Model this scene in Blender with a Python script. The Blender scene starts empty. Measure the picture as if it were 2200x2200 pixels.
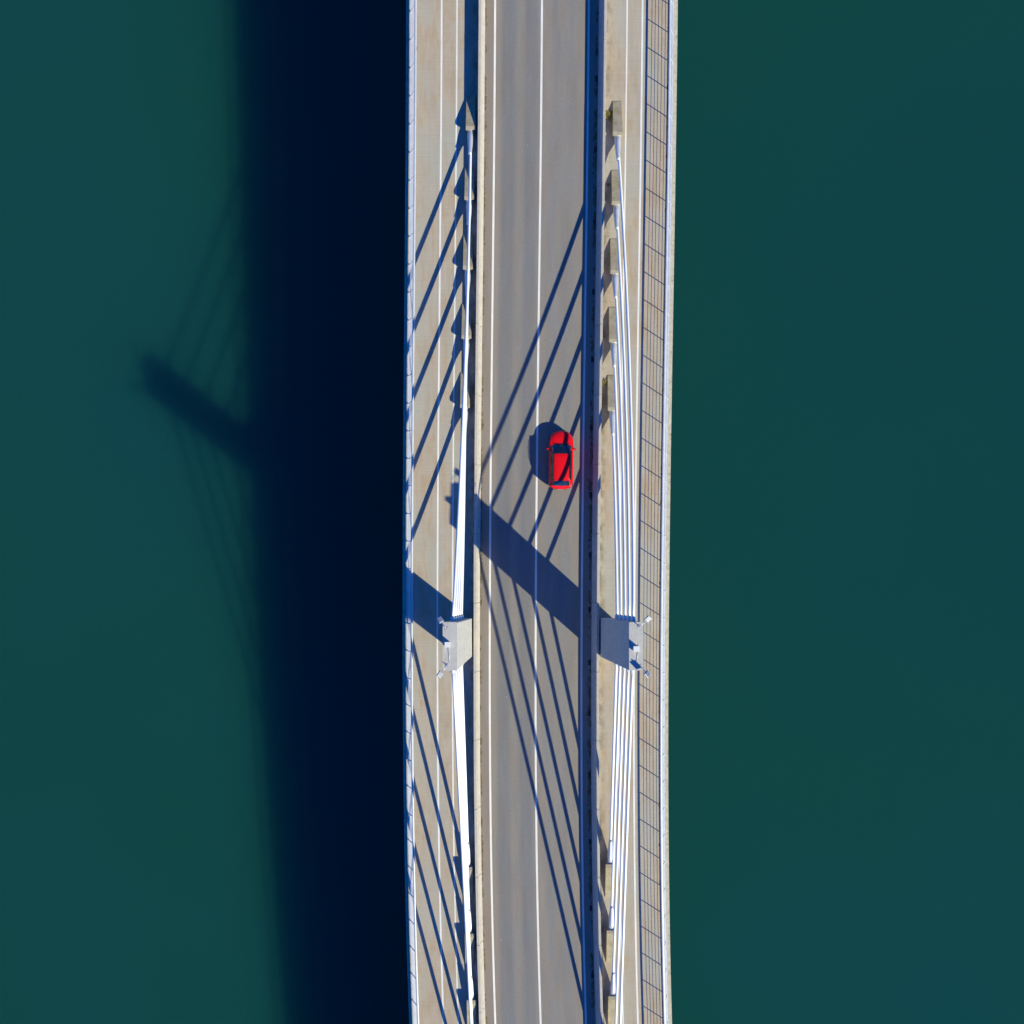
import bpy, bmesh, math, random
import numpy as np
from mathutils import Vector, Matrix

rnd = random.Random(7)
sc = bpy.context.scene
COL = sc.collection

# ------------------------------------------------------------------ camera
CAM_Z = 81.4
cd = bpy.data.cameras.new('drone_camera')
cam = bpy.data.objects.new('drone_camera', cd)
COL.objects.link(cam)
cam.location = (0, 0, CAM_Z)
cam.rotation_euler = (0, 0, 0)              # straight down, picture top = +Y
cd.sensor_width = 36
cd.lens = 36 * (28.5 * CAM_Z) / 2200
cd.shift_x = 60 / 2200
cd.shift_y = 125 / 2200
cd.clip_start = 1
cd.clip_end = 6000
sc.camera = cam

# ------------------------------------------------------------------ light
SUN_U, SUN_V = 1.255, 1.04                    # shadow run to the west / north per metre of height
w = bpy.data.worlds.new('World')
sc.world = w
w.use_nodes = True
nt = w.node_tree
nt.nodes.clear()
sky = nt.nodes.new('ShaderNodeTexSky')
sky.sky_type = 'NISHITA'
sky.sun_disc = False
sky.sun_elevation = math.atan(1 / math.hypot(SUN_U, SUN_V))
sky.sun_rotation = math.atan2(SUN_U, -SUN_V)
sky.air_density = 1.0
sky.dust_density = 0.0
sky.ozone_density = 6.0
tint = nt.nodes.new('ShaderNodeMix')
tint.data_type = 'RGBA'
tint.blend_type = 'MULTIPLY'
tint.inputs['Factor'].default_value = 1.0
tint.inputs['B'].default_value = (0.01, 0.41, 1.0, 1)
bg = nt.nodes.new('ShaderNodeBackground')
bg.inputs['Strength'].default_value = 0.138
wo = nt.nodes.new('ShaderNodeOutputWorld')
nt.links.new(sky.outputs['Color'], tint.inputs['A'])
nt.links.new(tint.outputs['Result'], bg.inputs['Color'])
nt.links.new(bg.outputs['Background'], wo.inputs['Surface'])

sd = bpy.data.lights.new('sun', 'SUN')
sun = bpy.data.objects.new('sun', sd)
COL.objects.link(sun)
sd.energy = 5.0
sd.angle = math.radians(0.53)
sd.color = (1.0, 0.95, 0.66)
sun.location = (60, -50, 60)
sun.rotation_euler = Vector((-SUN_U, SUN_V, -1)).to_track_quat('-Z', 'Y').to_euler()

sc.view_settings.view_transform = 'Standard'
sc.view_settings.look = 'None'
sc.view_settings.exposure = 0.28
sc.view_settings.gamma = 1.0
sc.view_settings.use_curve_mapping = False

# ------------------------------------------------------------------ materials
def srgb(r, g, b):
    f = lambda c: (c / 255 / 12.92) if c / 255 <= .04045 else ((c / 255 + .055) / 1.055) ** 2.4
    return (f(r), f(g), f(b), 1)

class NT:
    def __init__(self, name):
        self.m = bpy.data.materials.new(name)
        self.m.use_nodes = True
        self.t = self.m.node_tree
        self.b = self.t.nodes['Principled BSDF']
    def n(self, typ, **kw):
        x = self.t.nodes.new('ShaderNode' + typ)
        for k, v in kw.items():
            if k.startswith('i_'):
                x.inputs[k[2:]].default_value = v
            else:
                setattr(x, k, v)
        return x
    def l(self, a, b):
        self.t.links.new(a, b)
    def coord(self, kind='Object', scale=(1, 1, 1), loc=(0, 0, 0)):
        c = self.n('TexCoord')
        m = self.n('Mapping')
        m.inputs['Scale'].default_value = scale
        m.inputs['Location'].default_value = loc
        self.l(c.outputs[kind], m.inputs['Vector'])
        return m.outputs['Vector']
    def noise(self, vec, scale, detail=4, rough=.6):
        x = self.n('TexNoise')
        x.inputs['Scale'].default_value = scale
        x.inputs['Detail'].default_value = detail
        x.inputs['Roughness'].default_value = rough
        self.l(vec, x.inputs['Vector'])
        return x.outputs['Fac']
    def ramp(self, fac, stops):
        x = self.n('ValToRGB')
        e = x.color_ramp.elements
        while len(e) < len(stops):
            e.new(.5)
        for q, (p, c) in zip(e, stops):
            q.position = p
            q.color = c if len(c) == 4 else (*c, 1)
        self.l(fac, x.inputs['Fac'])
        return x.outputs['Color']
    def mix(self, fac, a, b, mode='MIX'):
        x = self.n('Mix', data_type='RGBA', blend_type=mode)
        for s, v in (('Factor', fac), ('A', a), ('B', b)):
            i = x.inputs[s]
            if isinstance(v, (int, float)):
                i.default_value = v
            elif isinstance(v, tuple):
                i.default_value = v if len(v) == 4 else (*v, 1)
            else:
                self.l(v, i)
        return x.outputs['Result']
    def color(self, c):
        if isinstance(c, tuple):
            self.b.inputs['Base Color'].default_value = c if len(c) == 4 else (*c, 1)
        else:
            self.l(c, self.b.inputs['Base Color'])
    def bump(self, h, strength=.2, dist=.02):
        x = self.n('Bump')
        x.inputs['Strength'].default_value = strength
        x.inputs['Distance'].default_value = dist
        self.l(h, x.inputs['Height'])
        self.l(x.outputs['Normal'], self.b.inputs['Normal'])
    def set(self, **kw):
        for k, v in kw.items():
            self.b.inputs[k.replace('_', ' ')].default_value = v

g1 = lambda v: (v, v, v, 1)
M = {}

def mk_plain(name, col, rough=.5, metal=0, spec=.5, var=.12, scale=6):
    t = NT(name)
    v = t.coord('Object')
    n = t.noise(v, scale, 5)
    lo = tuple(c * (1 - var) for c in col[:3]); hi = tuple(min(1, c * (1 + var)) for c in col[:3])
    t.color(t.ramp(n, [(.3, lo), (.7, hi)]))
    t.set(Roughness=rough, Metallic=metal)
    t.b.inputs['Specular IOR Level'].default_value = spec
    M[name] = t.m
    return t

# asphalt: lateral coordinate u (metres from the centre line) is stored in the UV map
def mk_asphalt():
    t = NT('asphalt')
    uv = t.n('UVMap', uv_map='lane').outputs['UV']
    sep = t.n('SeparateXYZ'); t.l(uv, sep.inputs[0])
    def mapped(s):
        m = t.n('Mapping'); m.inputs['Scale'].default_value = s
        t.l(uv, m.inputs['Vector']); return m.outputs['Vector']
    wob = t.n('Math', operation='MULTIPLY_ADD')
    t.l(t.noise(mapped((.4, .05, 1)), 1.0, 3), wob.inputs[0]); wob.inputs[1].default_value = .35
    t.l(sep.outputs['X'], wob.inputs[2])
    mr = t.n('MapRange'); t.l(wob.outputs[0], mr.inputs['Value'])
    mr.inputs['From Min'].default_value = -4.2 + .175; mr.inputs['From Max'].default_value = 4.2 + .175
    tan = (.262, .232, .205); grey = (.232, .222, .216); dark = (.198, .194, .196); mid = (.246, .226, .207)
    p = lambda x: (x + 4.2) / 8.4
    c = t.ramp(mr.outputs['Result'], [
        (p(-4.2), (.23, .196, .172)), (p(-3.5), (.262, .225, .20)), (p(-3.15), tan), (p(-2.8), dark), (p(-2.1), dark),
        (p(-1.75), mid), (p(-1.4), mid), (p(-1.05), dark), (p(-.45), (.208, .203, .203)), (p(-.1), tan),
        (p(.5), tan), (p(.9), grey), (p(1.5), mid), (p(2.2), grey), (p(3.2), tan), (p(4.2), tan)])
    blot = t.ramp(t.noise(mapped((1, .12, 1)), 1.3, 5), [(.3, g1(.91)), (.7, g1(1.07))])
    c = t.mix(1.0, c, blot, 'MULTIPLY')
    strk = t.ramp(t.noise(mapped((9, .25, 1)), 2.0, 3), [(.3, g1(.97)), (.7, g1(1.025))])
    c = t.mix(1.0, c, strk, 'MULTIPLY')
    fine = t.noise(mapped((1, 1, 1)), 28, 4, .8)
    c = t.mix(1.0, c, t.ramp(fine, [(.25, g1(.84)), (.75, g1(1.14))]), 'MULTIPLY')
    c = t.mix(1.0, c, t.ramp(t.noise(mapped((1, .8, 1)), 7, 4, .7), [(.3, g1(.93)), (.7, g1(1.06))]), 'MULTIPLY')
    warm = t.ramp(t.noise(mapped((.7, .3, 1)), 1.0, 3), [(.35, (1.03, .99, .95)), (.65, (.97, 1.0, 1.03))])
    c = t.mix(1.0, c, warm, 'MULTIPLY')
    vo = t.n('TexVoronoi', feature='F1'); vo.inputs['Scale'].default_value = .9
    t.l(uv, vo.inputs['Vector'])
    sp = t.ramp(vo.outputs['Distance'], [(.02, g1(1)), (.035, g1(0))])
    c = t.mix(sp, c, (.42, .42, .41, 1))
    vd = t.n('TexVoronoi', feature='F1'); vd.inputs['Scale'].default_value = .55
    t.l(mapped((1.3, .9, 1)), vd.inputs['Vector'])
    c = t.mix(t.ramp(vd.outputs['Distance'], [(.015, g1(.7)), (.03, g1(0))]), c, (.09, .085, .085, 1))
    t.color(c)
    t.set(Roughness=.9)
    t.b.inputs['Specular IOR Level'].default_value = .2
    t.bump(fine, .35, .006)
    M['asphalt'] = t.m
mk_asphalt()

def mk_walk():
    t = NT('walkway_concrete')
    uv = t.n('UVMap', uv_map='lane').outputs['UV']
    sep = t.n('SeparateXYZ'); t.l(uv, sep.inputs[0])
    def mapped(s, loc=(0, 0, 0)):
        m = t.n('Mapping'); m.inputs['Scale'].default_value = s; m.inputs['Location'].default_value = loc
        t.l(uv, m.inputs['Vector']); return m.outputs['Vector']
    base = t.ramp(t.noise(mapped((1.0, .35, 1)), .9, 6), [(.28, (.385, .315, .235)), (.5, (.435, .365, .285)), (.72, (.46, .40, .325))])
    rust = t.ramp(t.noise(mapped((2.6, .55, 1), (3, 7, 0)), 1.1, 6, .7), [(.48, g1(0)), (.68, g1(.85))])
    c = t.mix(rust, base, (.41, .285, .165, 1))
    grey = t.ramp(t.noise(mapped((.5, .16, 1), (9, 2, 0)), .8, 4), [(.44, g1(0)), (.62, g1(.8))])
    c = t.mix(grey, c, (.40, .385, .335, 1))
    brush = t.ramp(t.noise(mapped((.25, 9, 1)), 1.0, 3), [(.3, g1(.95)), (.7, g1(1.04))])
    c = t.mix(1.0, c, brush, 'MULTIPLY')
    lng = t.ramp(t.noise(mapped((8, .12, 1)), 1.0, 3), [(.3, g1(.96)), (.7, g1(1.03))])
    c = t.mix(1.0, c, lng, 'MULTIPLY')
    fine = t.noise(mapped((1, 1, 1)), 22, 5, .75)
    c = t.mix(1.0, c, t.ramp(fine, [(.25, g1(.93)), (.75, g1(1.06))]), 'MULTIPLY')
    # damp, dirty concrete close behind the barrier
    ab = t.n('Math', operation='ABSOLUTE'); t.l(sep.outputs['X'], ab.inputs[0])
    edge = t.n('MapRange'); t.l(ab.outputs[0], edge.inputs['Value'])
    edge.inputs['From Min'].default_value = 5.35; edge.inputs['From Max'].default_value = 4.75
    dn = t.ramp(t.noise(mapped((1.4, .7, 1), (1, 5, 0)), 1.2, 6, .7), [(.44, g1(0)), (.62, g1(1))])
    mm = t.n('Math', operation='MULTIPLY'); t.l(edge.outputs['Result'], mm.inputs[0]); t.l(dn, mm.inputs[1])
    c = t.mix(mm.outputs[0], c, (.17, .145, .11, 1))
    t.color(c)
    t.set(Roughness=.88)
    t.b.inputs['Specular IOR Level'].default_value = .25
    t.bump(t.noise(mapped((.6, 9, 1)), 2.0, 5), .25, .006)
    M['walkway_concrete'] = t.m
mk_walk()

def mk_concrete(name, a, b, moss=None, scale=1.5, streak=(1, 1, .25)):
    t = NT(name)
    v = t.coord('Object')
    oi = t.n('ObjectInfo')
    off = t.n('VectorMath', operation='MULTIPLY_ADD')
    t.l(oi.outputs['Random'], off.inputs[0]); off.inputs[1].default_value = (37, 51, 23); t.l(v, off.inputs[2])
    v = off.outputs[0]
    c = t.ramp(t.noise(v, scale, 7, .65), [(.3, a), (.7, b)])
    m = t.n('Mapping'); m.inputs['Scale'].default_value = streak; t.l(v, m.inputs['Vector'])
    c = t.mix(1.0, c, t.ramp(t.noise(m.outputs['Vector'], scale * 3, 5), [(.3, g1(.92)), (.7, g1(1.05))]), 'MULTIPLY')
    if moss:
        f = t.ramp(t.noise(v, scale * 1.7, 7, .7), [(moss[1], g1(0)), (moss[1] + .22, g1(moss[2]))])
        c = t.mix(f, c, (*moss[0], 1))
    fine = t.noise(v, 30, 5, .8)
    c = t.mix(1.0, c, t.ramp(fine, [(.25, g1(.93)), (.75, g1(1.06))]), 'MULTIPLY')
    t.color(c)
    t.set(Roughness=.88)
    t.b.inputs['Specular IOR Level'].default_value = .25
    t.bump(fine, .3, .005)
    M[name] = t.m
mk_concrete('barrier_concrete', (.43, .39, .335), (.53, .485, .425), ((.30, .27, .19), .62, .5))
mk_concrete('tower_concrete', (.44, .425, .40), (.54, .525, .50), ((.33, .28, .21), .58, .55), 1.6, (1, 1, .10))
mk_concrete('block_concrete', (.36, .305, .215), (.46, .40, .30), ((.25, .22, .10), .46, .75), 1.3, (1, .4, 1))
mk_concrete('edge_concrete', (.42, .40, .33), (.55, .52, .45), ((.22, .20, .11), .5, .8), 2.2, (1, .3, 1))
mk_concrete('girder_concrete', (.38, .36, .32), (.45, .43, .39), None, .5)

def mk_paint():
    t = NT('road_paint')
    uv = t.n('UVMap', uv_map='lane').outputs['UV']
    n = t.noise(uv, 9, 6, .75)
    n2 = t.noise(uv, .6, 4, .6)
    c = t.ramp(n2, [(.3, (.70, .68, .64)), (.7, (.82, .81, .79))])
    wear = t.ramp(n, [(.66, g1(0)), (.76, g1(.55))])
    c = t.mix(wear, c, (.42, .38, .32, 1))
    t.color(c)
    t.set(Roughness=.7)
    M['road_paint'] = t.m
mk_paint()

mk_plain('cable_sheath', (.83, .84, .86), .35, 0, .5, .03, .7)
mk_plain('socket_steel', (.60, .62, .66), .38, .35, .5, .10, 3)
mk_plain('galvanised', (.64, .66, .70), .5, .25, .5, .10, 2)
mk_plain('base_plate', (.60, .61, .64), .55, .1, .4, .12, 1.5)
mk_plain('white_box', (.74, .74, .73), .5, 0, .4, .05)
mk_plain('lamp_grey', (.50, .52, .56), .4, .4, .5, .08)
mk_plain('iron', (.06, .057, .055), .7, .6, .4, .3)
mk_plain('dirt', (.15, .125, .075), .95, 0, .1, .45, 5)
mk_plain('weed', (.20, .17, .045), .8, 0, .2, .4, 9)
mk_plain('rubber', (.02, .02, .021), .8, 0, .3, .15)
mk_plain('rim_metal', (.42, .43, .45), .3, .9, .5, .06)
mk_plain('black_trim', (.012, .012, .014), .35, 0, .5, .1)
mk_plain('plate_white', (.7, .7, .68), .5, 0, .4, .04)
mk_plain('lamp_clear', (.55, .57, .6), .12, .3, .5, .08)
mk_plain('lamp_red', (.30, .008, .008), .15, 0, .5, .1)

t = NT('car_paint')
t.color(t.ramp(t.noise(t.coord('Object'), 2.2, 3), [(.3, (.72, .002, .003)), (.7, (.80, .003, .004))]))
t.set(Roughness=.38)
t.b.inputs['Specular IOR Level'].default_value = .35
t.b.inputs['Coat Weight'].default_value = .35
t.b.inputs['Coat Roughness'].default_value = .04
M['car_paint'] = t.m

t = NT('car_glass')
t.color(t.ramp(t.noise(t.coord('Object'), 3, 3), [(.3, (.008, .013, .018)), (.7, (.014, .021, .027))]))
t.set(Roughness=.03)
t.b.inputs['Specular IOR Level'].default_value = .8
t.b.inputs['Coat Weight'].default_value = .5
M['car_glass'] = t.m

# turbid green sea: light scatters under the surface, so cast shadows have soft edges
def mk_water():
    t = NT('sea_water')
    v = t.coord('Object')
    n = t.noise(t.coord('Object', (1, 1, 1), (40, 90, 0)), .014, 3, .5)
    c = t.ramp(n, [(.36, (.0050, .052, .050)), (.50, (.0054, .0555, .0485)), (.64, (.0052, .0545, .059))])
    t.color(c)
    t.b.subsurface_method = 'BURLEY'
    t.b.inputs['Subsurface Weight'].default_value = 1.0
    t.b.inputs['Subsurface Radius'].default_value = (.8, 1.2, 1.3)
    t.b.inputs['Subsurface Scale'].default_value = 7.5
    t.set(Roughness=.12, IOR=1.33)
    t.b.inputs['Specular IOR Level'].default_value = .05
    a = t.coord('Object', (1, .75, 1))
    h1 = t.noise(a, .55, 4, .55)
    h2 = t.noise(t.coord('Object', (.8, 1.2, 1), (31, 5, 0)), 2.3, 3, .6)
    ad = t.n('Math', operation='MULTIPLY_ADD'); t.l(h2, ad.inputs[0]); ad.inputs[1].default_value = .3; t.l(h1, ad.inputs[2])
    t.bump(ad.outputs[0], .4, .12)
    M['sea_water'] = t.m
mk_water()

# ------------------------------------------------------------------ helpers
def obj(name, me, mat=None, parent=None):
    o = bpy.data.objects.new(name, me)
    COL.objects.link(o)
    if mat and not me.materials:
        me.materials.append(M[mat])
    if parent:
        o.parent = parent
    return o

def tag(o, label=None, cat=None, group=None, kind=None):
    if label: o['label'] = label
    if cat: o['category'] = cat
    if group: o['group'] = group
    if kind: o['kind'] = kind
    return o

def empty(name, loc=(0, 0, 0), rot=(0, 0, 0)):
    o = bpy.data.objects.new(name, None)
    o.empty_display_size = .3
    COL.objects.link(o)
    o.location = loc
    o.rotation_euler = rot
    return o

def mesh(name, verts, faces, smooth=False):
    me = bpy.data.meshes.new(name)
    me.from_pydata([tuple(v) for v in verts], [], faces)
    bm = bmesh.new(); bm.from_mesh(me)
    bmesh.ops.recalc_face_normals(bm, faces=bm.faces)
    bm.to_mesh(me); bm.free()
    if smooth:
        for p in me.polygons: p.use_smooth = True
    return me

def bevel_mesh(me, width, seg=2, angle=30):
    bm = bmesh.new(); bm.from_mesh(me)
    ed = [e for e in bm.edges if len(e.link_faces) == 2 and e.calc_face_angle(0) > math.radians(angle)]
    bmesh.ops.bevel(bm, geom=ed, offset=width, segments=seg, affect='EDGES', profile=.5)
    bm.to_mesh(me); bm.free()
    return me

def box_mesh(name, sx, sy, sz, bev=0, zc=None):
    x, y = sx / 2, sy / 2
    z0, z1 = (0, sz) if zc is None else (zc - sz / 2, zc + sz / 2)
    v = [(-x, -y, z0), (x, -y, z0), (x, y, z0), (-x, y, z0), (-x, -y, z1), (x, -y, z1), (x, y, z1), (-x, y, z1)]
    f = [(0, 3, 2, 1), (4, 5, 6, 7), (0, 1, 5, 4), (1, 2, 6, 5), (2, 3, 7, 6), (3, 0, 4, 7)]
    me = mesh(name, v, f)
    return bevel_mesh(me, bev) if bev else me

def tube(name, pts, radii, n=12, caps=True, smooth=True, squash=None):
    pts = [Vector(p) for p in pts]
    if isinstance(radii, (int, float)): radii = [radii] * len(pts)
    V, F = [], []
    for i, p in enumerate(pts):
        d = (pts[min(i + 1, len(pts) - 1)] - pts[max(i - 1, 0)]).normalized()
        ref = Vector((0, 0, 1)) if abs(d.z) < .9 else Vector((1, 0, 0))
        a = d.cross(ref).normalized(); b = a.cross(d).normalized()
        sx, sy = squash or (1, 1)
        for k in range(n):
            t_ = 2 * math.pi * k / n
            V.append(p + a * math.cos(t_) * radii[i] * sx + b * math.sin(t_) * radii[i] * sy)
    for i in range(len(pts) - 1):
        for k in range(n):
            F.append((i * n + k, i * n + (k + 1) % n, (i + 1) * n + (k + 1) % n, (i + 1) * n + k))
    if caps:
        F.append(tuple(range(n))[::-1]); F.append(tuple(range((len(pts) - 1) * n, len(pts) * n)))
    me = mesh(name, V, F)
    if smooth:
        for p in me.polygons: p.use_smooth = len(p.vertices) == 4
    return me

# ------------------------------------------------------------------ the bridge's own coordinates
GRADE = .035          # the deck climbs towards +Y
Y_T = -5.02           # the towers' axis
Y0, Y1 = -110.0, 125.0
def cl(Y):            # plan curve of the centre line
    f = lambda y: 3.905 + .004978 * y + 3.115e-4 * y * y - 5.207e-6 * y ** 3
    d = lambda y: .004978 + 2 * 3.115e-4 * y - 3 * 5.207e-6 * y * y
    if Y > 42: return f(42) + d(42) * (Y - 42)
    if Y < -36: return f(-36) + d(-36) * (Y + 36)
    return f(Y)
def W(off, Y, h=0):
    return Vector((cl(Y) + off, Y, GRADE * (Y - Y_T) + h))

def stations(a, b, step=2.0):
    n = max(1, int(math.ceil((b - a) / step)))
    return [a + (b - a) * i / n for i in range(n + 1)]

def sweep(name, prof, a=Y0, b=Y1, step=2.0, closed=True, uv=False, bev=0):
    ys = stations(a, b, step)
    n = len(prof)
    V = [W(o, y, h) for y in ys for o, h in prof]
    F = []
    for i in range(len(ys) - 1):
        for k in range(n if closed else n - 1):
            F.append((i * n + k, i * n + (k + 1) % n, (i + 1) * n + (k + 1) % n, (i + 1) * n + k))
    if closed:
        F.append(tuple(range(n))[::-1]); F.append(tuple(range((len(ys) - 1) * n, len(ys) * n)))
    me = mesh(name, V, F)
    if not closed:
        if me.polygons[0].normal.z < 0: me.flip_normals()
    if bev: bevel_mesh(me, bev, 2, 25)
    if uv: lane_uv(me)
    return me

def lane_uv(me):
    L = me.uv_layers.new(name='lane')
    for lp in me.loops:
        co = me.vertices[lp.vertex_index].co
        L.data[lp.index].uv = (co.x - cl(co.y), co.y)

# ------------------------------------------------------------------ setting
S = 2500
wm = mesh('water', [(-S, -S, 0), (S, -S, 0), (S, S, 0), (-S, S, 0)], [(0, 1, 2, 3)])
water = tag(obj('water', wm, 'sea_water'), 'still dark green sea water under the bridge', 'water', kind='structure')
WATER_Z = -10.9
water.location = (0, 0, WATER_Z)

road = tag(obj('road', sweep('road', [(-4.3, 0), (4.3, 0)], closed=False, uv=True), 'asphalt'),
           'grey two lane asphalt road on the bridge deck', 'road', kind='structure')
for c, wd in ((-3.46, .15), (0, .15), (3.46, .15)):
    obj('road_marking', sweep('road_marking', [(c - wd / 2, .004), (c + wd / 2, .004)], closed=False, uv=True), 'road_paint', road)

for s, side in ((-1, 'left'), (1, 'right')):
    pr = [(s * 4.712, -.3), (s * 4.712, .2), (s * 9.352, .2), (s * 9.352, -.3)]
    wk = tag(obj('walkway', sweep('walkway', pr, uv=True), 'walkway_concrete'),
             'tan concrete walkway along the %s side of the bridge' % side, 'walkway', kind='structure')
    for c, wd in ((6.27, .11), (7.40, .13)):
        obj('walkway_marking', sweep('walkway_marking', [(s * c - wd / 2, .204), (s * c + wd / 2, .204)], closed=False, uv=True), 'road_paint', wk)

# ------------------------------------------------------------------ bridge body
bridge = tag(empty('bridge', W(0, Y_T)), 'long concrete bridge deck crossing green water from top to bottom', 'bridge')
def bpart(name, me, mat):
    o = obj(name, me, mat, bridge)
    o.matrix_parent_inverse = Matrix.Translation(-Vector(bridge.location))
    return o
bpart('deck_slab', sweep('deck_slab', [(-9.9, -.55), (-4.6, -.75), (4.6, -.75), (9.9, -.55), (9.35, -.31), (4.70, -.31), (4.70, -.004), (-4.70, -.004), (-4.70, -.31), (-9.35, -.31)]), 'girder_concrete')
bpart('box_girder', sweep('box_girder', [(-5.6, -.76), (5.6, -.76), (4.2, -2.7), (-4.2, -2.7)]), 'girder_concrete')
for s in (-1, 1):
    e = [(9.36, -.30), (9.36, .29), (9.78, .29), (9.78, -.06), (10.04, -.06), (10.04, -.62), (9.905, -.62), (9.905, -.30)]
    bpart('edge_beam', sweep('edge_beam', [(s * a, b) for a, b in e], bev=.012), 'edge_concrete')
pv, pf = [], []
for z, hx, hy in ((-16, 5.6, 1.7), (-11.5, 5.0, 1.45), (-6, 4.2, 1.3), (-2.75, 4.1, 1.45)):
    for k in range(24):
        a = 2 * math.pi * k / 24
        ex = lambda c: math.copysign(abs(c) ** .5, c)
        pv.append((cl(Y_T) + hx * ex(math.cos(a)), Y_T + hy * ex(math.sin(a)), z))
for i in range(3):
    for k in range(24):
        pf.append((i * 24 + k, i * 24 + (k + 1) % 24, (i + 1) * 24 + (k + 1) % 24, (i + 1) * 24 + k))
pf += [tuple(range(24))[::-1], tuple(range(72, 96))]
bpart('pier', mesh('pier', pv, pf), 'girder_concrete')

# ------------------------------------------------------------------ barriers, railings
SEG = 5.15
J0 = -2.44
for s, side in ((-1, 'left'), (1, 'right')):
    b = tag(empty('barrier', W(s * 4.5, Y_T)), 'cream concrete safety barrier along the %s edge of the road' % side, 'barrier', 'road barriers')
    inv = Matrix.Translation(-Vector(b.location))
    k = math.ceil((Y0 - J0) / SEG)
    while J0 + (k + 1) * SEG < Y1:
        a = J0 + k * SEG
        jit = rnd.uniform(-.006, .006)
        pr = [(4.20, .003), (4.20, .09), (4.37, .34), (4.485, 1.07), (4.675, 1.07), (4.705, .003)]
        o = obj('segment', sweep('segment', [(s * (x + jit), z) for x, z in pr], a + .014, a + SEG - .014, 2.6, bev=.012), 'barrier_concrete', b)
        o.matrix_parent_inverse = inv
        k += 1

POST = 2.05
def rail_pt(s, Y, h):       # railing leans inwards; h above the walkway
    return W(s * (9.66 - .36 * (h - .09)), Y, h + .2)
for s, side, ph in ((-1, 'left', 10.35), (1, 'right', 10.72)):
    r = tag(empty('railing', W(s * 9.66, Y_T, .29)), 'pale galvanised railing leaning inwards on the %s edge of the deck' % side, 'railing', 'edge railings')
    inv = Matrix.Translation(-Vector(r.location))
    def part(name, me, mat='galvanised'):
        o = obj(name, me, mat, r); o.matrix_parent_inverse = inv; return o
    ys = stations(Y0, Y1, 2.0)
    for h in (.38, .54, .70, .855, 1.01):
        part('rail', tube('rail', [rail_pt(s, y, h) for y in ys], .013, 8))
    part('handrail', tube('handrail', [rail_pt(s, y, 1.245) for y in ys], .05, 12, squash=(1.6, .62)))
    part('base_plate', sweep('base_plate', [(s * 9.45, .291), (s * 9.71, .291), (s * 9.71, .303), (s * 9.45, .303)]), 'base_plate')
    # square-section posts on foot plates: one mesh shared by all
    hx = .36 * 1.14
    pm = bpy.data.meshes.new('post')
    bm = bmesh.new()
    vs = []
    for z, xo in ((.01, 0), (1.15, -hx)):
        for dx, dy in ((-.03, -.022), (.03, -.022), (.03, .022), (-.03, .022)):
            vs.append(bm.verts.new((s * (xo + dx), dy, z)))
    for f in ((0, 1, 2, 3), (4, 5, 6, 7), (0, 1, 5, 4), (1, 2, 6, 5), (2, 3, 7, 6), (3, 0, 4, 7)):
        bm.faces.new([vs[i] for i in f])
    bmesh.ops.recalc_face_normals(bm, faces=bm.faces)
    bm.to_mesh(pm); bm.free(); pm.materials.append(M['galvanised'])
    fm = box_mesh('foot_plate', .13, .12, .012); fm.materials.append(M['galvanised'])
    k = math.ceil((Y0 + .5 - ph) / POST)
    while ph + k * POST < Y1 - .5:
        y = ph + k * POST
        p = W(s * 9.66, y, .29)
        o = obj('post', pm, None, r); o.matrix_parent_inverse = inv; o.location = p
        q = obj('foot_plate', fm, None, o); q.location = (0, 0, .014)
        k += 1

# ------------------------------------------------------------------ towers
H_T = 10.2
ATT = [.402, .520, .650, .775, .895]       # where the stays pass through, as a share of the height
def tower_axis(s, f):                           # centre line of the leaning shaft
    inn = 4.72 + .95 * f
    return s * (inn + (.53 if s > 0 else .42))
towers = {}
for s, side in ((-1, 'left'), (1, 'right')):
    tw = tag(empty('bridge_tower', W(s * 5.2, Y_T, .2)), 'pale concrete tower leaning outwards on the %s side of the road' % side, 'tower', 'stay cable towers')
    inv = Matrix.Translation(-Vector(tw.location))
    V, F = [], []
    fs = [0, .25, .5, .75, 1.0]
    for f in fs:
        z = .19 + (H_T - .19) * f
        i_, o_ = 4.72 + .95 * f, 5.80 + .82 * f
        hy = 1.44 + .16 * f
        c = .05
        ring = [(i_ + c, -hy), (o_ - c, -hy), (o_, -hy + c), (o_, hy - c), (o_ - c, hy), (i_ + c, hy), (i_, hy - c), (i_, -hy + c)]
        for x, y in ring:
            p = W(s * x, Y_T, z); V.append((p.x, Y_T + y, p.z))
    for i in range(len(fs) - 1):
        for k in range(8):
            F.append((i * 8 + k, i * 8 + (k + 1) % 8, (i + 1) * 8 + (k + 1) % 8, (i + 1) * 8 + k))
    F += [tuple(range(8))[::-1], tuple(range(32, 40))]
    sh = obj('shaft', mesh('shaft', V, F), 'tower_concrete', tw); sh.matrix_parent_inverse = inv
    # guide pipes where the stays enter and leave
    for d in (1, -1):
        for f in ATT:
            a = W(tower_axis(s, f), Y_T, H_T * f); a.y = Y_T + d * (1.44 + .16 * f - .12)
            a.z -= .35 if d < 0 else 0; e = a + Vector((0, d * .42, -.095))
            g = obj('guide_pipe', tube('guide_pipe', [a, e], .155, 16), 'galvanised', tw); g.matrix_parent_inverse = inv
    top = W(s * 6.17, Y_T, H_T)
    cpts = [(top.x - .02 * s, Y_T - 1.1, top.z + .02), (top.x + .05 * s, Y_T - .5, top.z + .02), (top.x + .1 * s, Y_T + .1, top.z + .02)]
    cc = obj('conduit', tube('conduit', cpts, .018, 8), 'lamp_grey', tw); cc.matrix_parent_inverse = inv
    towers[s] = tw

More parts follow.
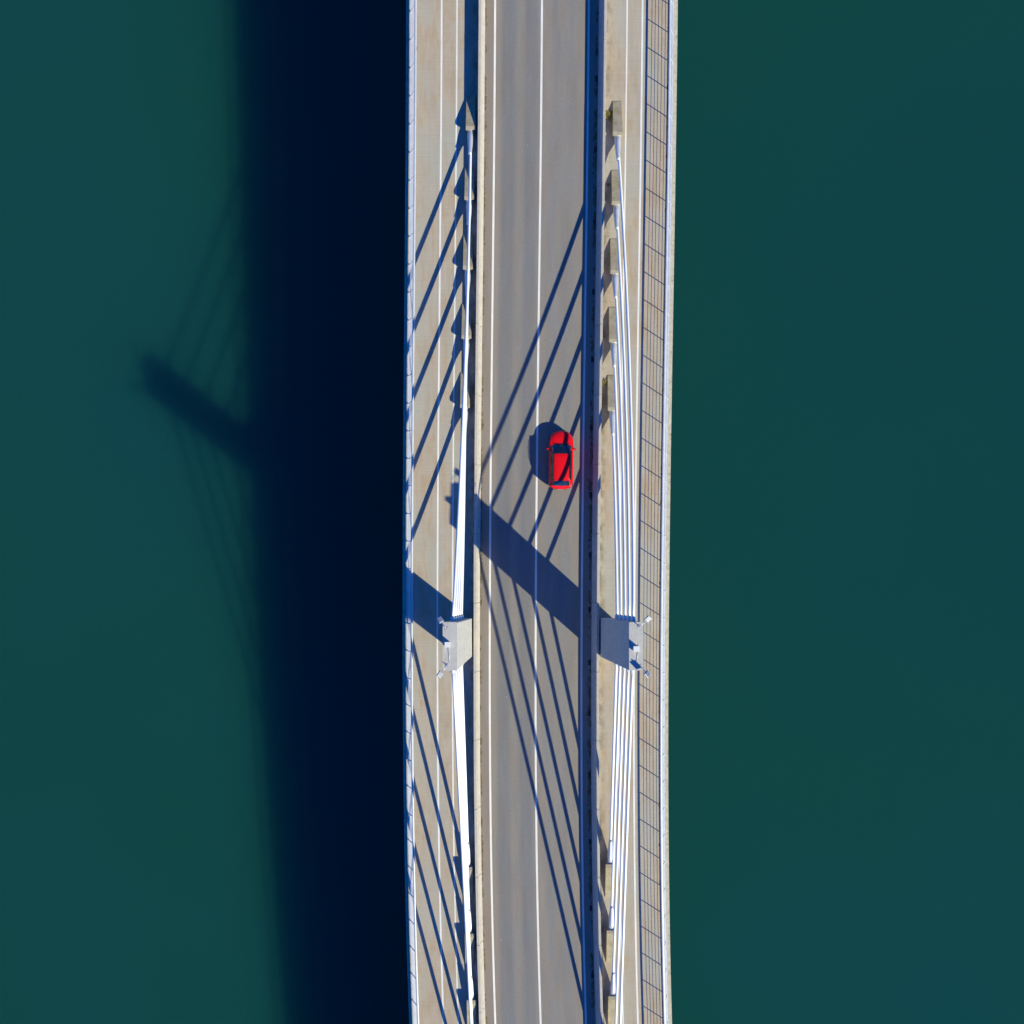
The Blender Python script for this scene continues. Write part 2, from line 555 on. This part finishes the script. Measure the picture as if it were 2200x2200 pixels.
# ------------------------------------------------------------------ anchor blocks and stay cables
ORD = ['nearest', 'second', 'third', 'fourth', 'farthest']
CAB_R = .100
def block_mesh(d):
    # wedge: front face tilted square to the stay; local origin at the foot of the front, +y runs away from the tower
    wv = .37; wb = .33; L = 2.75; hf = .66
    V = [(-wv, .16, -.02), (wv, .16, -.02), (wb, L, -.02), (-wb, L, -.02), (-wv, .0, hf), (wv, .0, hf), (wb, L, .05), (-wb, L, .05),
         (-wv, .30, hf + .01), (wv, .30, hf + .01)]
    V[4] = (-wv, .06, hf - .01); V[5] = (wv, .06, hf - .01)
    F = [(0, 3, 2, 1), (0, 1, 5, 4), (4, 5, 9, 8), (8, 9, 6, 7), (2, 3, 7, 6), (1, 2, 6, 9, 5), (0, 4, 8, 7, 3)]
    V = [(x, y * d, z) for x, y, z in V]
    me = mesh('anchor_block', V, F)
    bevel_mesh(me, .02, 2, 30)
    me.materials.append(M['block_concrete'])
    return me
BM = {1: block_mesh(1), -1: block_mesh(-1)}
for s, side in ((-1, 'left'), (1, 'right')):
    for d, fan in ((1, 'upper'), (-1, 'lower')):
        far = 'top' if d > 0 else 'bottom'
        for i in range(5):
            dist = (17.0 + 5.08 * i if s < 0 else 16.8 + 5.03 * i) + (.2 if d < 0 else 0)
            Yf = Y_T + d * dist
            axo = (5.53 + .022 * i if d > 0 else 5.50) if s > 0 else (-5.42 + .055 * i if d > 0 else -5.20)
            base = W(axo, Yf, .2)
            ab = obj('anchor_block', BM[d]); ab.location = base
            ab.rotation_euler = (math.atan(GRADE), 0, 0)
            tag(ab, 'wedge shaped concrete anchor block, %s of five %s the %s tower' % (ORD[i], 'above' if d > 0 else 'below', side), 'anchor block', 'stay cable anchor blocks')
            A = W(axo, Yf, .2 + .28) + Vector((0, d * .1, 0))
            f = ATT[i]
            B = W(tower_axis(s, f), Y_T, H_T * f); B.y = Y_T + d * (1.44 + .16 * f - .05); B.z -= .35 if d < 0 else 0
            dr = (B - A).normalized(); Ln = (B - A).length
            c = tag(empty('stay_cable', A), '%s white stay cable of the %s tower, running towards the picture %s' % (['shortest', 'second shortest', 'third longest', 'second longest', 'longest'][i], side, far), 'cable', 'white stay cables')
            inv = Matrix.Translation(-A)
            sag = .0016 * Ln
            bow = (.34 if s > 0 else .20) * (Ln / 37) ** 2 if d > 0 else 0   # the long stays hang in a slight lateral curve
            pts = []
            for q in range(25):
                u_ = q / 24
                p = A.lerp(B, u_); p.z -= 4 * sag * u_ * (1 - u_); p.x += 4 * bow * u_ * (1 - u_); pts.append(p)
            o = obj('sheath', tube('sheath', pts, CAB_R, 16), 'cable_sheath', c); o.matrix_parent_inverse = inv
            o = obj('socket', tube('socket', [A - dr * .12, A + dr * .45, A + dr * .55, A + dr * 1.75, A + dr * 1.95], [.235, .24, .235, .14, .135], 20), 'socket_steel', c); o.matrix_parent_inverse = inv
            o = obj('collar', tube('collar', [A + dr * .02, A + dr * .10], [.27, .27], 20), 'socket_steel', c); o.matrix_parent_inverse = inv

# ------------------------------------------------------------------ floodlights and boxes on the tower tops
def topworld(px, py, z):
    t_ = (CAM_Z - z) / (28.5 * CAM_Z)
    return Vector(((px - 1040) * t_, -(py - 1225) * t_, z))
LAMPS = [(-1, 'left', 'upper', (959.5, 1350), (945.5, 1332), .25), (-1, 'left', 'lower', (960, 1429), (945.5, 1449), -.45),
         (1, 'right', 'upper', (1373, 1345), (1392, 1330), -.3), (1, 'right', 'lower', (1375, 1431), (1390.5, 1448), .35)]
for s, side, end, pa, pb, tilt in LAMPS:
    zt = H_T - .0
    a = topworld(*pa, zt); b = topworld(*pb, zt + .55)
    d = Vector((b.x - a.x, b.y - a.y, 0)).normalized()
    L = tag(empty('floodlight', a), 'grey floodlight on a bent arm at the %s corner of the %s tower top' % (end, side), 'floodlight', 'tower top floodlights')
    inv = Matrix.Translation(-a)
    def lp(name, me, mat):
        o = obj(name, me, mat, L); o.matrix_parent_inverse = inv; return o
    lp('arm', tube('arm', [a, a + Vector((0, 0, .42)), a + Vector((0, 0, .5)) + d * .08, b - d * .12 + Vector((0, 0, .02))], .028, 10), 'lamp_grey')
    fp = lp('foot_plate', box_mesh('foot_plate', .2, .2, .02, .004), 'lamp_grey'); fp.location = a + Vector((0, 0, .002))
    hd = lp('housing', box_mesh('housing', .40, .34, .13, .02, 0), 'lamp_grey')
    hd.location = b; hd.rotation_euler = (.35 * (1 if d.y > 0 else -1), tilt, math.atan2(d.y, d.x))
    for q in range(5):
        fn = obj('cooling_fin', bpy.data.meshes.get('cooling_fin') or box_mesh('cooling_fin', .02, .3, .05, .003), 'lamp_grey', hd)
        fn.location = (-.14 + q * .07, 0, .063)
    ln = obj('lens', box_mesh('lens', .34, .28, .012, .003), 'lamp_clear', hd); ln.location = (0, 0, -.08)
for s, side, pp in ((-1, 'left', (961.8, 1384)), (1, 'right', (1365, 1393))):
    p = topworld(*pp, H_T)
    jb = tag(empty('equipment_box', p), 'small white equipment box standing on the %s tower top' % side, 'box', 'tower top boxes')
    obj('cabinet', box_mesh('cabinet', .34, .31, .42, .012), 'white_box', jb).location = (0, 0, .05)
    obj('lid', box_mesh('lid', .38, .35, .035, .01), 'white_box', jb).location = (0, 0, .471)
    for x in (-.12, .12):
        for y in (-.1, .1):
            obj('foot', bpy.data.meshes.get('foot') or box_mesh('foot', .05, .05, .06), 'lamp_grey', jb).location = (x, y, 0)

# ------------------------------------------------------------------ car
def build_car(loc, rotx):
    root = tag(empty('car', loc, (rotx, 0, math.radians(-.6))), 'bright red hatchback car driving in the right lane of the bridge', 'car')
    # stations: y, sweep, half width, sill z, belt z, (x5,z5), (x6,z6), (x7,z7), z8
    ST = [
        (-2.16, -.12, .50, .34, .78, (.50, .80), (.44, .81), (.25, .82), .82),
        (-2.13, -.13, .66, .27, .88, (.60, .91), (.52, .92), (.28, .93), .93),
        (-2.05, -.09, .82, .24, .96, (.66, .99), (.58, 1.01), (.30, 1.02), 1.02),
        (-1.96, -.05, .875, .23, .99, (.665, 1.04), (.595, 1.065), (.31, 1.085), 1.09),
        (-1.53, -.02, .905, .22, .99, (.610, 1.36), (.55, 1.405), (.30, 1.435), 1.44),
        (-1.30, 0, .91, .22, .985, (.612, 1.39), (.55, 1.435), (.30, 1.465), 1.47),
        (-.50, .0, .915, .22, .97, (.622, 1.42), (.56, 1.465), (.30, 1.495), 1.50),
        (.20, .02, .915, .22, .96, (.622, 1.40), (.56, 1.445), (.30, 1.47), 1.475),
        (.44, .06, .915, .22, .955, (.625, 1.355), (.565, 1.40), (.30, 1.425), 1.43),
        (.85, .16, .915, .22, .95, (.70, 1.13), (.63, 1.19), (.33, 1.225), 1.235),
        (1.20, .26, .915, .22, .945, (.765, .965), (.69, .99), (.36, 1.015), 1.025),
        (1.24, .25, .915, .22, .943, (.77, .955), (.69, .975), (.36, .995), 1.005),
        (1.60, .21, .885, .22, .90, (.75, .925), (.66, .945), (.34, .965), .97),
        (1.90, .19, .80, .23, .83, (.66, .86), (.58, .88), (.31, .905), .91),
        (2.06, .20, .67, .25, .75, (.57, .785), (.50, .81), (.27, .84), .85),
        (2.15, .19, .50, .29, .66, (.46, .69), (.40, .715), (.22, .75), .76),
        (2.18, .16, .36, .34, .55, (.29, .57), (.25, .585), (.15, .60), .61)]
    rows = []
    for (y, sw, hw, sill, belt, p5, p6, p7, z8) in ST:
        pts = [(hw - .07, sill), (hw - .01, sill + .14), (hw, .5 * (sill + belt) + .06), (hw - .02, belt - .06), (hw - .055, belt),
               (hw - .085, belt + .02), p5, p6, p7, (0, z8)]
        rows.append([(x, y - sw * (x / .9) ** 2, z) for x, z in pts])
    R = np.array(rows)                                   # stations x ring x 3

    def resample(A, per):                                # cubic Hermite with limited tangents along axis 0
        n = len(A)
        d = np.diff(A, axis=0)
        m = np.zeros_like(A)
        m[0], m[-1] = d[0], d[-1]
        a, b_ = d[:-1], d[1:]
        ok = (a * b_) > 0
        m[1:-1] = np.where(ok, 2 * a * b_ / np.where(ok, a + b_, 1), 0)
        out = []
        for i in range(n - 1):
            for k in range(per):
                u = k / per
                h00 = 2 * u ** 3 - 3 * u * u + 1; h10 = u ** 3 - 2 * u * u + u; h01 = -2 * u ** 3 + 3 * u * u; h11 = u ** 3 - u * u
                out.append(h00 * A[i] + h10 * m[i] + h01 * A[i + 1] + h11 * m[i + 1])
        out.append(A[-1])
        return np.array(out)
    PS, PR = 6, 3
    Gd = resample(R, PS)
    Gd = resample(Gd.transpose(1, 0, 2), PR).transpose(1, 0, 2)
    ns, nr = Gd.shape[:2]
    # wheel arches
    WY, WR = (1.36, -1.30), .36
    for i in range(ns):
        for k in range(nr):
            for wy in WY:
                dy = Gd[i, k, 1] - wy
                if abs(dy) < WR and Gd[i, k, 0] > .5:
                    za = .33 + math.sqrt(WR * WR - dy * dy)
                    if Gd[i, k, 2] < za: Gd[i, k, 2] = za
    full = np.concatenate([Gd, (Gd * np.array([-1, 1, 1]))[:, ::-1][:, 1:]], axis=1)   # right side -> roof -> left side
    nf = full.shape[1]
    st = lambda j: j * PS
    ring = lambda j: j * PR
    cells = {}
    def mark(name, i0, i1, k0, k1, both=True):
        for i in range(i0, i1):
            for k in range(k0, k1):
                cells[(i, k)] = name + '_r'
                if both: cells[(i, nf - 2 - k)] = name + '_l'
    # windows: side glass between belt and roof rail, front and rear screens inside the pillars
    mark('window_pillar', st(4) + 1, st(9) - 1, ring(5) + 1, ring(6) + 1)
    mark('rear_side_window', st(4) + 1, st(5) + 1, ring(5) + 1, ring(6))
    mark('rear_door_window', st(5) + 2, st(6) + 2, ring(5) + 1, ring(6))
    mark('front_door_window', st(6) + 3, st(9) - 1, ring(5) + 1, ring(6))
    for i in range(st(8), st(10)):
        for k in range(ring(6) + 1, nf - 1 - ring(6) - 1): cells[(i, k)] = 'windscreen'
    for i in range(st(3) + 1, st(4)):
        for k in range(ring(6) + 1, nf - 1 - ring(6) - 1): cells[(i, k)] = 'rear_window'
    mark('headlight', st(13) + 2, st(15) - 1, ring(2) + 2, ring(4))
    mark('tail_light', st(1) + 1, st(3) - 1, ring(2) + 2, ring(4))
    groups = {}
    for i in range(ns - 1):
        for k in range(nf - 1):
            groups.setdefault(cells.get((i, k), 'body'), []).append((i, k))
    mats = {'body': 'car_paint', 'windscreen': 'car_glass', 'rear_window': 'car_glass', 'headlight': 'lamp_clear', 'tail_light': 'lamp_red', 'window_pillar': 'black_trim'}
    for g, cl_ in groups.items():
        idx = {}; V = []; F = []
        for i, k in cl_:
            q = []
            for a, b_ in ((i, k), (i, k + 1), (i + 1, k + 1), (i + 1, k)):
                if (a, b_) not in idx:
                    idx[(a, b_)] = len(V); V.append(full[a, b_])
                q.append(idx[(a, b_)])
            F.append(tuple(q))
        if g == 'body':
            for a, rev in ((0, True), (ns - 1, False)):
                q = [idx[(a, k)] for k in range(nf)]
                F.append(tuple(q))
        nm = g[:-2] if g.endswith(('_r', '_l')) else g
        me = mesh(nm, V, F, True)
        obj(nm, me, mats.get(nm, 'car_glass'), root)
    def part(name, me, mat, loc=(0, 0, 0), rot=(0, 0, 0), par=root):
        o = obj(name, me, mat, par); o.location = loc; o.rotation_euler = rot; return o
    part('underbody', box_mesh('underbody', 1.5, 3.9, .25, .05), 'black_trim', (0, 0, .2))
    tm = tube('tyre', [(-.10, 0, 0), (-.10, 0, 0), (-.07, 0, 0), (.07, 0, 0), (.10, 0, 0), (.10, 0, 0)], [.22, .29, .325, .325, .29, .22], 28, False)
    rm = tube('rim', [(-.05, 0, 0), (.06, 0, 0), (.075, 0, 0), (.06, 0, 0)], [.225, .225, .18, .05], 20)
    for sx in (-1, 1):
        for wy in WY:
            wh = empty('wheel', (sx * .79, wy, .328)); wh.parent = root
            part('tyre', tm, 'rubber', par=wh)
            o = part('rim', rm, 'rim_metal', par=wh)
            if sx < 0: o.rotation_euler = (0, 0, math.pi)
        # door mirror: stalk and shell
        mm = box_mesh('mirror_shell', .21, .13, .13, .04, 0)
        mo = part('door_mirror', mm, 'car_paint', (sx * 1.0, .80, 1.0), (0, 0, sx * -.25))
        part('stalk', box_mesh('stalk', .14, .06, .04, .01, 0), 'black_trim', (-sx * .13, 0, -.04), par=mo)
        part('mirror_glass', box_mesh('mirror_glass', .16, .006, .09, 0, 0), 'car_glass', (0, -.067, 0), par=mo)
        # roof rails and belt trim
        part('roof_rail', tube('roof_rail', [(sx * .575, -1.35, 1.44), (sx * .585, -1.2, 1.475), (sx * .592, -.5, 1.50), (sx * .588, .1, 1.475), (sx * .58, .25, 1.445)], .016, 8), 'black_trim')
        for y in (.30, -.62):
            part('door_handle', box_mesh('door_handle', .03, .18, .03, .01, 0), 'car_paint', (sx * .918, y, .84))
    part('cowl', box_mesh('cowl', 1.15, .05, .02, .006), 'black_trim', (0, 1.17, 1.008))
    for x in (-.45, .1):
        part('wiper', tube('wiper', [(x, 1.16, 1.045), (x + .45, 1.06, 1.115)], .010, 6), 'black_trim')
    part('rear_wiper', tube('rear_wiper', [(0, -1.93, 1.115), (.30, -1.86, 1.175)], .012, 6), 'black_trim')
    part('spoiler', box_mesh('spoiler', 1.06, .07, .025, .01), 'car_paint', (0, -1.535, 1.43), (.12, 0, 0))
    part('aerial', tube('aerial', [(0, -1.25, 1.465), (0, -1.33, 1.56)], [.028, .008], 8), 'black_trim')
    part('front_grille', box_mesh('front_grille', .5, .05, .14, .02, 0), 'black_trim', (0, 2.165, .45))
    part('number_plate', box_mesh('number_plate', .46, .012, .11, .003, 0), 'plate_white', (0, 2.205, .44))
    part('number_plate', box_mesh('number_plate', .46, .012, .11, .003, 0), 'plate_white', (0, -2.175, .62))
    part('rear_bumper', box_mesh('rear_bumper', 1.0, .08, .14, .04, 0), 'black_trim', (0, -2.12, .38))
    return root
cp = W(1.76, 8.2, .004)
build_car(cp, math.atan(GRADE))

# ------------------------------------------------------------------ drains, dirt and weeds
dm = box_mesh('drain_frame', .20, .42, .02, .004); dm.materials.append(M['iron'])
sm_ = box_mesh('slat', .16, .022, .012); sm_.materials.append(M['iron'])
DY = [31.2, 25.9, 20.75, 15.75, 10.7, 5.65, 1.15, -2.95, -6.95, -10.8, -15.5, -20.6, -25.7, 36.4, -30.9]
for n, y in enumerate(sorted(DY, reverse=True)):
    dr = tag(empty('drain_grate', W(4.06, y, .003), (math.atan(GRADE), 0, 0)),
             'dark iron drain grate at the foot of the right barrier', 'drain', 'road drains')
    obj('frame', dm, None, dr)
    for q in range(8):
        obj('slat', sm_, None, dr).location = (0, -.17 + q * .049, .017)

def dirt_strip(name, lines, n, label):
    V, F = [], []
    for _ in range(n):
        off, spread, h = rnd.choice(lines)
        y = rnd.uniform(-45, 50)
        if math.sin(y * .9 + off) + math.sin(y * 2.3 + 1) + .8 * math.sin(y * .27) < rnd.uniform(-1.4, 1.2): continue
        r = rnd.uniform(.03, .10) * rnd.uniform(.5, 1.2); ry = r * rnd.uniform(1.2, 3.2)
        o = off + math.copysign(abs(rnd.gauss(0, spread)), -off)
        c = W(o, y, h); b0 = len(V)
        m = 7
        for k in range(m):
            a = 2 * math.pi * k / m; q = rnd.uniform(.7, 1.2)
            p = W(o + r * q * math.cos(a), y + ry * q * math.sin(a), h); V.append(p)
        V.append(c + Vector((0, 0, rnd.uniform(.008, .022))))
        for k in range(m): F.append((b0 + k, b0 + (k + 1) % m, b0 + m))
    return tag(obj(name, mesh(name, V, F), 'dirt'), label, 'dirt', kind='stuff')
dirt_strip('dirt', [(-4.17, .035, .003), (4.13, .09, .003), (4.13, .09, .003)], 2600, 'brown dirt and moss gathered along the foot of the barriers')
dirt_strip('dirt', [(-9.34, .03, .203), (9.33, .02, .203)], 260, 'small mossy dirt spots along the kerbs of the walkways')

def weed(off, Y, n, size, label):
    V, F = [], []
    for _ in range(n):
        a = rnd.uniform(0, 2 * math.pi); L = size * rnd.uniform(.5, 1.2); wd = L * .13; rise = rnd.uniform(.25, 1.0)
        d = Vector((math.cos(a), math.sin(a), 0)); sd_ = Vector((-d.y, d.x, 0)) * wd
        p0 = Vector((rnd.gauss(0, size * .25), rnd.gauss(0, size * .3), 0))
        p1 = p0 + d * L * .5 + Vector((0, 0, L * rise * .7)); p2 = p0 + d * L + Vector((0, 0, L * rise * .75))
        b0 = len(V); V += [p0, p1 + sd_, p2, p1 - sd_]; F += [(b0, b0 + 1, b0 + 3), (b0 + 1, b0 + 2, b0 + 3)]
    o = obj('weed', mesh('weed', V, F), 'weed'); o.location = W(off, Y, .2)
    tag(o, label, 'weed', 'weeds on the right walkway')
weed(5.02, Y_T + 38.6, 55, .34, 'yellowed weed beside the right anchor block nearest the top edge')
weed(5.0, Y_T + 18.9, 44, .26, 'brownish weed tuft beside the right anchor block nearest the car')
weed(5.02, Y_T + 33.6, 26, .17, 'small dry weed beside the second right anchor block from the top')
